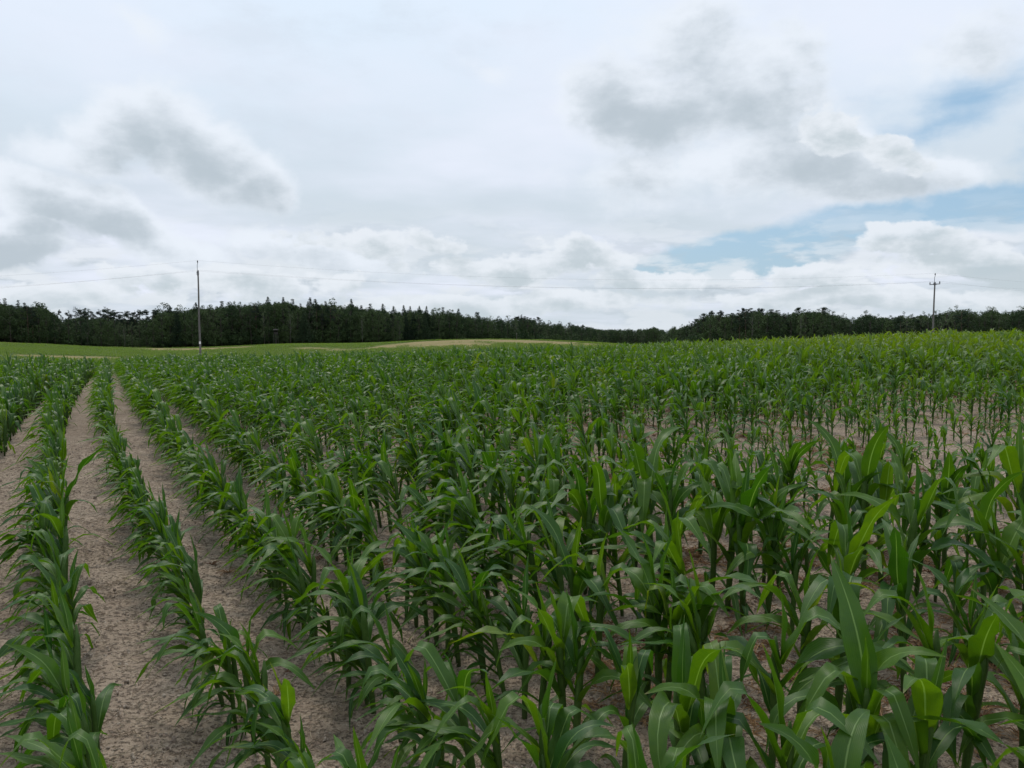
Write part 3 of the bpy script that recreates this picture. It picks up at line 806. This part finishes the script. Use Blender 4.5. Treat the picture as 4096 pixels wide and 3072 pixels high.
def make_tree(kind, seed):
    """unit mesh data pair (trunk, crown); height about 20 m"""
    rg = np.random.default_rng(seed); T = Acc(); H = 20.0
    cs = []; rs = []
    if kind == 'spruce':
        T.tube(np.array([[0, 0, -1], [.1, 0, 8], [0, .1, 19.6]]), [.26, .18, .03], sides=6)
        zs = np.arange(3.0, 19.7, .60)
        for z in zs:
            rad = (H - z) * .25 + .16 + rg.normal(0, .12); m_ = max(3, int(rad * 4.2))
            a0 = rg.uniform(0, 6)
            for k in range(m_):
                a = a0 + 6.28 * k / m_ + rg.normal(0, .2); q = rad * rg.uniform(.65, 1.12)
                for t in (.4, .75, 1.0):
                    if rg.random() < .85: cs.append((math.cos(a) * q * t, math.sin(a) * q * t, z - .28 * q * t + rg.normal(0, .08))); rs.append(min(.36, .12 + (H - z) * .09) + .14 * (1 - t) * min(1, (H - z) / 4))
                if k % 2 == 0:
                    T.tube(np.array([[0, 0, z], [math.cos(a) * q * .9, math.sin(a) * q * .9, z - .25 * q]]), [.04, .015], sides=3, cap=False)
        V, F = leaf_cloud(cs, rs, 150, .20, rg, .5); M = M_SPRUCE; TB = M_BARK
    elif kind == 'pine':
        top = 20; lean = rg.normal(0, .5, 2)
        T.tube(np.array([[0, 0, -1], [lean[0] * .3, lean[1] * .3, 8], [lean[0], lean[1], 19]]), [.28, .2, .06], sides=6)
        for k in range(int(rg.integers(16, 22))):
            z = rg.uniform(9.5, 19.3); a = rg.uniform(0, 6.28); L = rg.uniform(.8, 1.0) * (3.6 * math.sin(min(1.0, (20.3 - z) / 7) * 1.5) + .4)
            e = np.array([lean[0] * z / 20 + math.cos(a) * L, lean[1] * z / 20 + math.sin(a) * L, z + L * rg.uniform(.0, .35)])
            s0 = np.array([lean[0] * z / 20, lean[1] * z / 20, z - .3])
            T.tube(np.array([s0, (s0 + e) / 2 + [0, 0, .2], e]), [.08, .05, .02], sides=3, cap=False)
            for q in range(4):
                t = rg.uniform(.5, 1.05); p = s0 + (e - s0) * t + rg.normal(0, .25, 3)
                cs.append(tuple(p)); rs.append(rg.uniform(.5, .95))
        V, F = leaf_cloud(cs, rs, 150, .17, rg, .55); M = M_PINE; TB = M_PINEB
    else:
        airy = kind in ('airy', 'birch')
        base = 4.2 if kind == 'birch' else 2.0
        wdt = 3.4 if kind == 'birch' else (4.2 if airy else 4.8)
        T.tube(np.array([[0, 0, -1], [rg.normal(0, .2), rg.normal(0, .2), 5], [rg.normal(0, .4), rg.normal(0, .4), 11], [rg.normal(0, .5), rg.normal(0, .5), 17]]), [.3 if not airy else .2, .22 if not airy else .15, .14, .05], sides=6)
        n = 62 if not airy else 50
        for k in range(n):
            z = base + (19.6 - base) * rg.random() ** .85; f = (z - base) / (20 - base)
            prof = math.sin(math.pi * min(1, (f * .80 + .20))) ** .6
            a = rg.uniform(0, 6.28); q = wdt * prof * rg.uniform(.35, 1.0) ** .7
            c = np.array([math.cos(a) * q, math.sin(a) * q, z - .4 + rg.normal(0, .3)])
            cs.append(tuple(c)); rs.append(rg.uniform(.7, 1.5) * (.75 if airy else 1) * (1.15 - .45 * f))
            if k % 3 == 0:
                T.tube(np.array([[0, 0, max(2, z - 3.2)], c * [.5, .5, 1] - [0, 0, 1.2], c]), [.11, .06, .02], sides=3, cap=False)
        V, F = leaf_cloud(cs, rs, 62 if airy else 75, .21 if airy else .25, rg, .8)
        M = M_AIRY if airy else M_BROAD; TB = M_BIRCH if kind == 'birch' else M_BARK
    return T.mesh('trunk', [TB]), mesh('crown', V, F, mats=[M], smooth=False)

TREES = {k: [make_tree(k, 600 + 17 * i + len(k)) for i in range(n)] for k, n in (('spruce', 3), ('pine', 4), ('broad', 5), ('airy', 3), ('birch', 2))}

SIL = []   # (u, v of the top, kind)
def sil(kind, s):
    for p in s.split():
        u, v = p.split(','); SIL.append((float(u), float(v), kind))
sil('spruce', '-30,1205 0,1197 30,1207 82,1212 107,1213 1137,1195 1175,1202 1244,1202 1266,1208 1306,1205 1339,1206 1374,1222 1409,1206 1447,1224 1483,1220 1534,1229 1577,1236 1617,1235 1642,1229 1679,1226 1707,1239 1744,1238 1773,1235 1800,1238 1834,1240 661,1226 684,1229 728,1231 789,1218 893,1209 1077,1195 1206,1216')
sil('pine', '247,1240 278,1240 326,1226 345,1227 373,1240 405,1236 433,1226 452,1231 475,1243 503,1239 519,1245 544,1237 565,1242 589,1240 620,1243 1914,1249 2073,1258 2092,1262 2116,1266 2145,1269 2333,1301 2790,1266 2823,1254 2848,1244 2877,1243 2917,1247 2960,1232 2993,1226 3040,1233 3094,1231 3199,1229 3221,1235 3275,1229 2770,1282')
sil('broad', '155,1207 177,1213 203,1235 228,1250 770,1230 814,1222 845,1219 920,1208 947,1206 969,1208 1045,1208 1867,1258 1997,1266 2170,1280 2195,1283 2235,1287 2275,1291 2307,1303 2362,1310 2398,1317 2434,1318 2477,1316 2510,1317 2560,1317 2590,1316 2669,1324 2710,1318 3145,1248 3560,1258 3872,1230 3910,1246')
sil('airy', '1016,1208 1964,1265 2033,1262 2615,1308 2694,1306 2727,1298 2754,1286 3322,1242 3369,1253 3409,1268 3457,1241 3504,1256 3604,1247 3640,1256 3683,1246 3740,1240 3790,1232 3825,1220 3954,1224 4013,1242 4076,1222 4130,1235')
SIL.sort()
su = np.array([s[0] for s in SIL]); sv = np.array([s[1] for s in SIL])
def wood_r(u): return np.interp(u, [-300, 0, 430, 800, 1500, 2000, 2300, 2450, 2650, 2720, 2850, 3300, 4096, 4400], [395, 400, 410, 405, 395, 410, 470, 620, 640, 420, 345, 330, 330, 330])

def place_tree(kind, u, vtop, r, rg, label, group, w=1.0):
    a = math.atan((u - 2048) / FPX); x, y = r * math.sin(a), r * math.cos(a)
    z0 = float(zf(x, y)); zt = at_depth(u, vtop - 4, y).z
    h = max(6.0, zt - z0); s = h / 20.0
    tr, cr = TREES[kind][int(rg.integers(0, len(TREES[kind])))]
    ww = max(.55, min(1.25, s)) * w
    o = link({'spruce': 'spruce_tree', 'pine': 'pine_tree', 'broad': 'broadleaf_tree', 'airy': 'pale_broadleaf_tree', 'birch': 'birch_tree'}[kind],
             None, None, (x, y, z0), (0, 0, rg.uniform(0, 6.28)), (ww, ww, s))
    link('trunk', tr, o); link('crown', cr, o)
    tag(o, label, 'tree', group)
    return o
rgT = np.random.default_rng(12)
cnt = {}
NM = {'spruce': 'dark pointed spruce', 'pine': 'dark ragged pine', 'broad': 'dark rounded tree', 'airy': 'pale airy tree'}
for u, v, kd in SIL:
    if u < -250: continue
    if kd == 'spruce':
        if rgT.random() < .28: kd = 'broad'
        v += rgT.uniform(-17, -2)
    cnt[kd] = cnt.get(kd, 0) + 1
    w = {'spruce': 1.15, 'pine': .95, 'broad': 1.0, 'airy': 1.0}[kd] * rgT.uniform(.8, 1.25)
    if 240 < u < 290: w *= .55
    place_tree(kd, u, v, float(wood_r(u)) + rgT.uniform(6, 22), rgT,
               '%s in the skyline of the wood, %s of its kind from the left' % (NM[kd], ordinal(cnt[kd])), 'trees of the skyline', w)
# front edge of the wood
u = -90.0; k = 0; kk = 0
BIRCH = {1060: 1240, 1165: 1250, 1450: 1262, 2066: 1290, 3007: 1250, 3200: 1245, 500: 1300, 1600: 1290}
while u < 4200:
    base = float(np.interp(u, su, sv)); dist = float(wood_r(u))
    drop = rgT.uniform(8, 26) if dist < 500 else rgT.uniform(3, 9)
    if 230 < u < 620: drop = rgT.uniform(30, 48)
    kd = rgT.choice(['broad', 'airy', 'spruce', 'pine'], p=[.62, .16, .14, .08]) if u < 2750 else rgT.choice(['broad', 'airy', 'pine'], p=[.58, .30, .12])
    if 230 < u < 620: kd = rgT.choice(['broad', 'airy'])
    if 2130 < u < 2720: kd = rgT.choice(['broad', 'airy'], p=[.3, .7])
    kk += 1
    place_tree(str(kd), u, base + drop, dist - rgT.uniform(0, 9), rgT,
               '%s on the front edge of the wood, %s tree from the left' % (NM[str(kd)], ordinal(kk)), 'trees along the front of the wood', rgT.uniform(.9, 1.2))
    u += rgT.uniform(19, 34) * (330 / dist if dist > 450 else 1)
kb = 0
for ub, vb in sorted(BIRCH.items()):
    kb += 1
    place_tree('birch', ub, vb, float(wood_r(ub)) - 12, rgT, 'bare pale trunk before the dark wood, %s such trunk from the left' % ordinal(kb), 'pale-trunked trees before the wood', .8)
# a pale shrub against the wood and a bush at the foot of the right pole
place_tree('airy', 2570, 1352, 300, rgT, 'small pale grey-green shrub before the wood beyond the maize', None, .5)
bsh = place_tree('airy', 3750, 1286, 215, rgT, 'light green bushy tree behind the foot of the right pole', None, .75)
# the depth of the wood: an uncountable mass behind
def wood_mass():
    rg = np.random.default_rng(99); N = 2900
    u = rg.uniform(-700, 4800, N); r = wood_r(np.clip(u, -300, 4400)) + 8 + rg.random(N) ** 1.3 * 70
    a = np.arctan((u - 2048) / FPX); x = r * np.sin(a); y = r * np.cos(a); z0 = zf(x, y)
    vt = np.interp(u, su, sv) + np.where((u > 2290) & (u < 2720), rg.uniform(-3, 5, N), np.where(u > 2750, rg.uniform(8, 28, N), rg.uniform(6, 24, N))) + np.where((u > 232) & (u < 620), 24, 0)
    zt = np.array([at_depth(uu_, vv_, yy_).z for uu_, vv_, yy_ in zip(u, vt, y)])
    s = np.maximum(zt - z0, 6) / 20
    pr = []
    for kd in ('broad', 'airy', 'spruce'):
        for tr, cr in TREES[kd][:3]: pr.append(cr)
    idx = np.where(rg.random(N) < .68, rg.integers(0, 3, N), rg.integers(3, 9, N))
    scatter('wood_interior', np.stack([x, y, z0], -1), np.stack([np.zeros(N), np.zeros(N), rg.uniform(0, 6, N)], -1), s, idx, pr)
wood_mass()
def undergrowth():
    rg = np.random.default_rng(98); N = 1500
    u = rg.uniform(-500, 4600, N); r = wood_r(np.clip(u, -300, 4400)) + rg.uniform(-4, 30, N)
    a = np.arctan((u - 2048) / FPX); x = r * np.sin(a); y = r * np.cos(a); z0 = zf(x, y)
    pr = []
    for i in range(3):
        q = np.random.default_rng(i); n = 14
        V, F = leaf_cloud([(q.normal(0, 1.5), q.normal(0, 1.5), q.uniform(.3, 3.0)) for _ in range(n)], [q.uniform(.8, 1.5) for _ in range(n)], 70, .22, q)
        pr.append(mesh('bush', V, F, mats=[M_BROAD], smooth=False))
    scatter('undergrowth', np.stack([x, y, z0], -1), np.stack([np.zeros(N), np.zeros(N), rg.uniform(0, 6, N)], -1), rg.uniform(.8, 2.0, N), rg.integers(0, 3, N), pr)
undergrowth()

# ------------------------------------------------------------------ power line
def wood_pole_mat():
    m, b = mat('weathered_pole')
    geo = b.n('ShaderNodeNewGeometry'); P = b.vm('MULTIPLY', geo.outputs['Position'], (12, 12, 1.2))
    ns = b.noise(P, 1.5, 5, .65)
    c = b.mix(b.ramp(ns, .35, .65), (.075, .072, .070, 1), (.17, .165, .155, 1))
    bs = b.n('ShaderNodeBsdfPrincipled', ins={'Base Color': c, 'Roughness': .85})
    o = b.n('ShaderNodeOutputMaterial'); m.node_tree.links.new(bs.outputs[0], o.inputs[0]); return m
M_POLE = wood_pole_mat()
M_STEEL = simple_mat('galvanised_steel', (.10, .11, .13, 1), (.17, .18, .20, 1), 8, .5)
M_INS = simple_mat('glazed_insulator', (.03, .022, .02, 1), (.055, .04, .035, 1), 5, .25)
M_PLATE = simple_mat('white_plate', (.75, .75, .74, 1), (.82, .82, .80, 1), 3, .4)
M_WIRE = simple_mat('wire', (.10, .105, .11, 1), (.15, .155, .16, 1), 3, .5)

def insulator_mesh():
    A = Acc()
    z = [0, .04, .05, .09, .10, .14, .15, .19, .20, .25, .27]; r = [.03, .03, .075, .055, .075, .05, .07, .045, .06, .04, .03]
    A.tube(np.array([[0, 0, q] for q in z]), r, sides=10)
    return A.mesh('insulator', [M_INS])
INS = insulator_mesh()
def pole(u, vtop, varm, d, arm_yaw, label, plate):
    top = at_depth(u, vtop, d); arm = at_depth(u, varm, d)
    x, y = top.x, top.y; zg = float(zf(x, y))
    o = link('power_pole', None, None, (x, y, zg)); tag(o, label, 'power pole', 'power poles of the overhead line')
    ht = arm.z - zg + .28
    A = Acc(); hs = np.linspace(-.5, ht, 14)
    A.tube(np.array([[.015 * math.sin(h * .7), .012 * math.cos(h * .5), h] for h in hs]), .125 - .045 * (hs / ht), sides=12, jitter=.03)
    link('post', A.mesh('post', [M_POLE]), o)
    A = Acc(); rt = top.z - zg - .26
    A.tube(np.array([[-.06, .0, ht - .55], [-.06, 0, ht + .1], [-.05, 0, rt - .25], [0, 0, rt - .1], [0, 0, rt + .02]]), [.03] * 5, sides=8)
    A.box((-.05, 0, ht - .35), (.11, .11, .025)); A.box((-.05, 0, ht - .12), (.11, .11, .025))
    link('top_bracket', A.mesh('top_bracket', [M_STEEL], False), o)
    link('insulator', INS, o, (0, 0, rt))
    za = arm.z - zg
    c, s = math.cos(arm_yaw), math.sin(arm_yaw); hl = 1.02
    A = Acc(); rot = Matrix.Rotation(arm_yaw, 3, 'Z')
    A.box((-s * .0, .0, za), (hl, .045, .05), rot)
    A.box((0, 0, za - .06), (.15, .13, .03), rot); A.box((0, 0, za + .07), (.15, .13, .03), rot)
    link('crossarm', A.mesh('crossarm', [M_STEEL], False), o)
    ends = []
    for q in (-1, 1):
        ex, ey = c * q * (hl - .05), s * q * (hl - .05)
        link('insulator', INS, o, (ex, ey, za + .05)); ends.append(Vector((x + ex, y + ey, zg + za + .34)))
    if plate:
        zp = at_depth(u + 10, 1371, d).z - zg
        A = Acc(); A.box((-.0 + .04, -.125, zp), (.10, .012, .15)); link('number_plate', A.mesh('number_plate', [M_PLATE], False), o)
        A = Acc()
        for dz in (2.3, 1.9): A.tube(np.array([[0, 0, dz - .03], [0, 0, dz + .03]]), [.135, .135], sides=12)
        link('strap', A.mesh('strap', [M_STEEL]), o)
    return Vector((x, y, top.z)), ends
tl, el_ = pole(790, 1042, 1094, 90, math.atan2(90, -37) + math.radians(2), 'left grey wooden power pole with a white plate near its foot, standing beyond the maize', True)
tr_, er_ = pole(3741, 1093, 1137, 98, math.atan2(90, -8) , 'right dark power pole rising behind the maize ridge, crossarm seen at an angle', False)
def wire_mesh(pts, r=.0045):
    A = Acc(); A.tube(np.array(pts), [r] * len(pts), sides=5); return A.mesh('wire', [M_WIRE])
def span(a, c, sag, n=24):
    return [tuple(a + (c - a) * t - Vector((0, 0, 4 * sag * t * (1 - t)))) for t in np.linspace(0, 1, n)]
def far_end(p, u, v, d, over):     # continue a wire out of the frame through a pixel seen at the frame's edge
    q = at_depth(u, v, d); return p + (q - p) * over
er_ = sorted(er_, key=lambda q: q.x); el_ = sorted(el_, key=lambda q: q.y)
sets = [(tl, tr_, (0, 1086, 86), (4096, 1115, 104), 1.45, 'topmost wire strung over the tips of both power poles'),
        (el_[0], er_[0], (0, 1134, 84), (4096, 1143, 102), 1.40, 'lower wire on the near crossarm end of the left pole'),
        (el_[1], er_[1], (0, 1131, 88), (4096, 1151, 106), 1.40, 'lower wire on the far crossarm end of the left pole')]
for a, c, L_, R_, sag, lab in sets:
    e0 = far_end(a, *L_, 2.2); e1 = far_end(c, *R_, 3.0)
    pts = span(e0, a, .5, 12)[:-1] + span(a, c, sag) + span(c, e1, .5, 12)[1:]
    o = link('overhead_wire', wire_mesh(pts)); tag(o, lab, 'wire', 'overhead wires')

# ------------------------------------------------------------------ hunting hide at the wood's edge
def hide():
    u, r = 1105, 386.0; a = math.atan((u - 2048) / FPX); x, y = r * math.sin(a), r * math.cos(a)
    o = link('hunting_hide', None, None, (x, y, float(zf(x, y))), (0, 0, -a), 1.15)
    tag(o, 'small grey wooden hunting hide on tall legs at the dark wood edge', 'hunting hide')
    m = simple_mat('grey_boards', (.035, .032, .030, 1), (.075, .07, .065, 1), 4, .9)
    A = Acc(); A.box((0, 0, 4.6), (.85, .8, .08)); A.box((0, -.78, 5.0), (.85, .03, .4)); A.box((0, -.78, 6.1), (.85, .03, .18)); A.box((0, .78, 5.5), (.85, .03, .9))
    A.box((-.82, 0, 5.5), (.03, .75, .8)); A.box((.82, 0, 5.5), (.03, .75, .8)); link('cabin', A.mesh('cabin', [m], False), o)
    A = Acc(); A.box((0, 0, 6.5), (1.05, 1.05, .06), Matrix.Rotation(.15, 3, 'X')); link('roof', A.mesh('roof', [m], False), o)
    for sx in (-1, 1):
        for sy in (-1, 1):
            A = Acc(); A.tube(np.array([[sx * 1.1, sy * 1.0, -.4], [sx * .75, sy * .7, 4.6]]), [.09, .08], sides=6); link('leg', A.mesh('leg', [m]), o)
    A = Acc()
    for sx in (-.25, .25): A.tube(np.array([[sx, -2.0, -.2], [sx, -.85, 4.5]]), [.045, .045], sides=5)
    for k in range(11): t = (k + .5) / 11; A.box((0, -2.0 + 1.15 * t, -.2 + 4.7 * t), (.27, .03, .03))
    link('ladder', A.mesh('ladder', [m], False), o)
hide()
# pale post on the tan rise
A = Acc(); A.tube(np.array([[0, 0, -.3], [.06, 0, 1.2], [.1, 0, 2.4]]), [.10, .09, .07], sides=7)
a_ = math.atan((2066 - 2048) / FPX); r_ = 268
po = link('post', A.mesh('post', [M_BIRCH]), None, (r_ * math.sin(a_), r_ * math.cos(a_), float(zf(r_ * math.sin(a_), r_ * math.cos(a_)))))
tag(po, 'thin pale post standing alone on the crest of the tan rise', 'post')
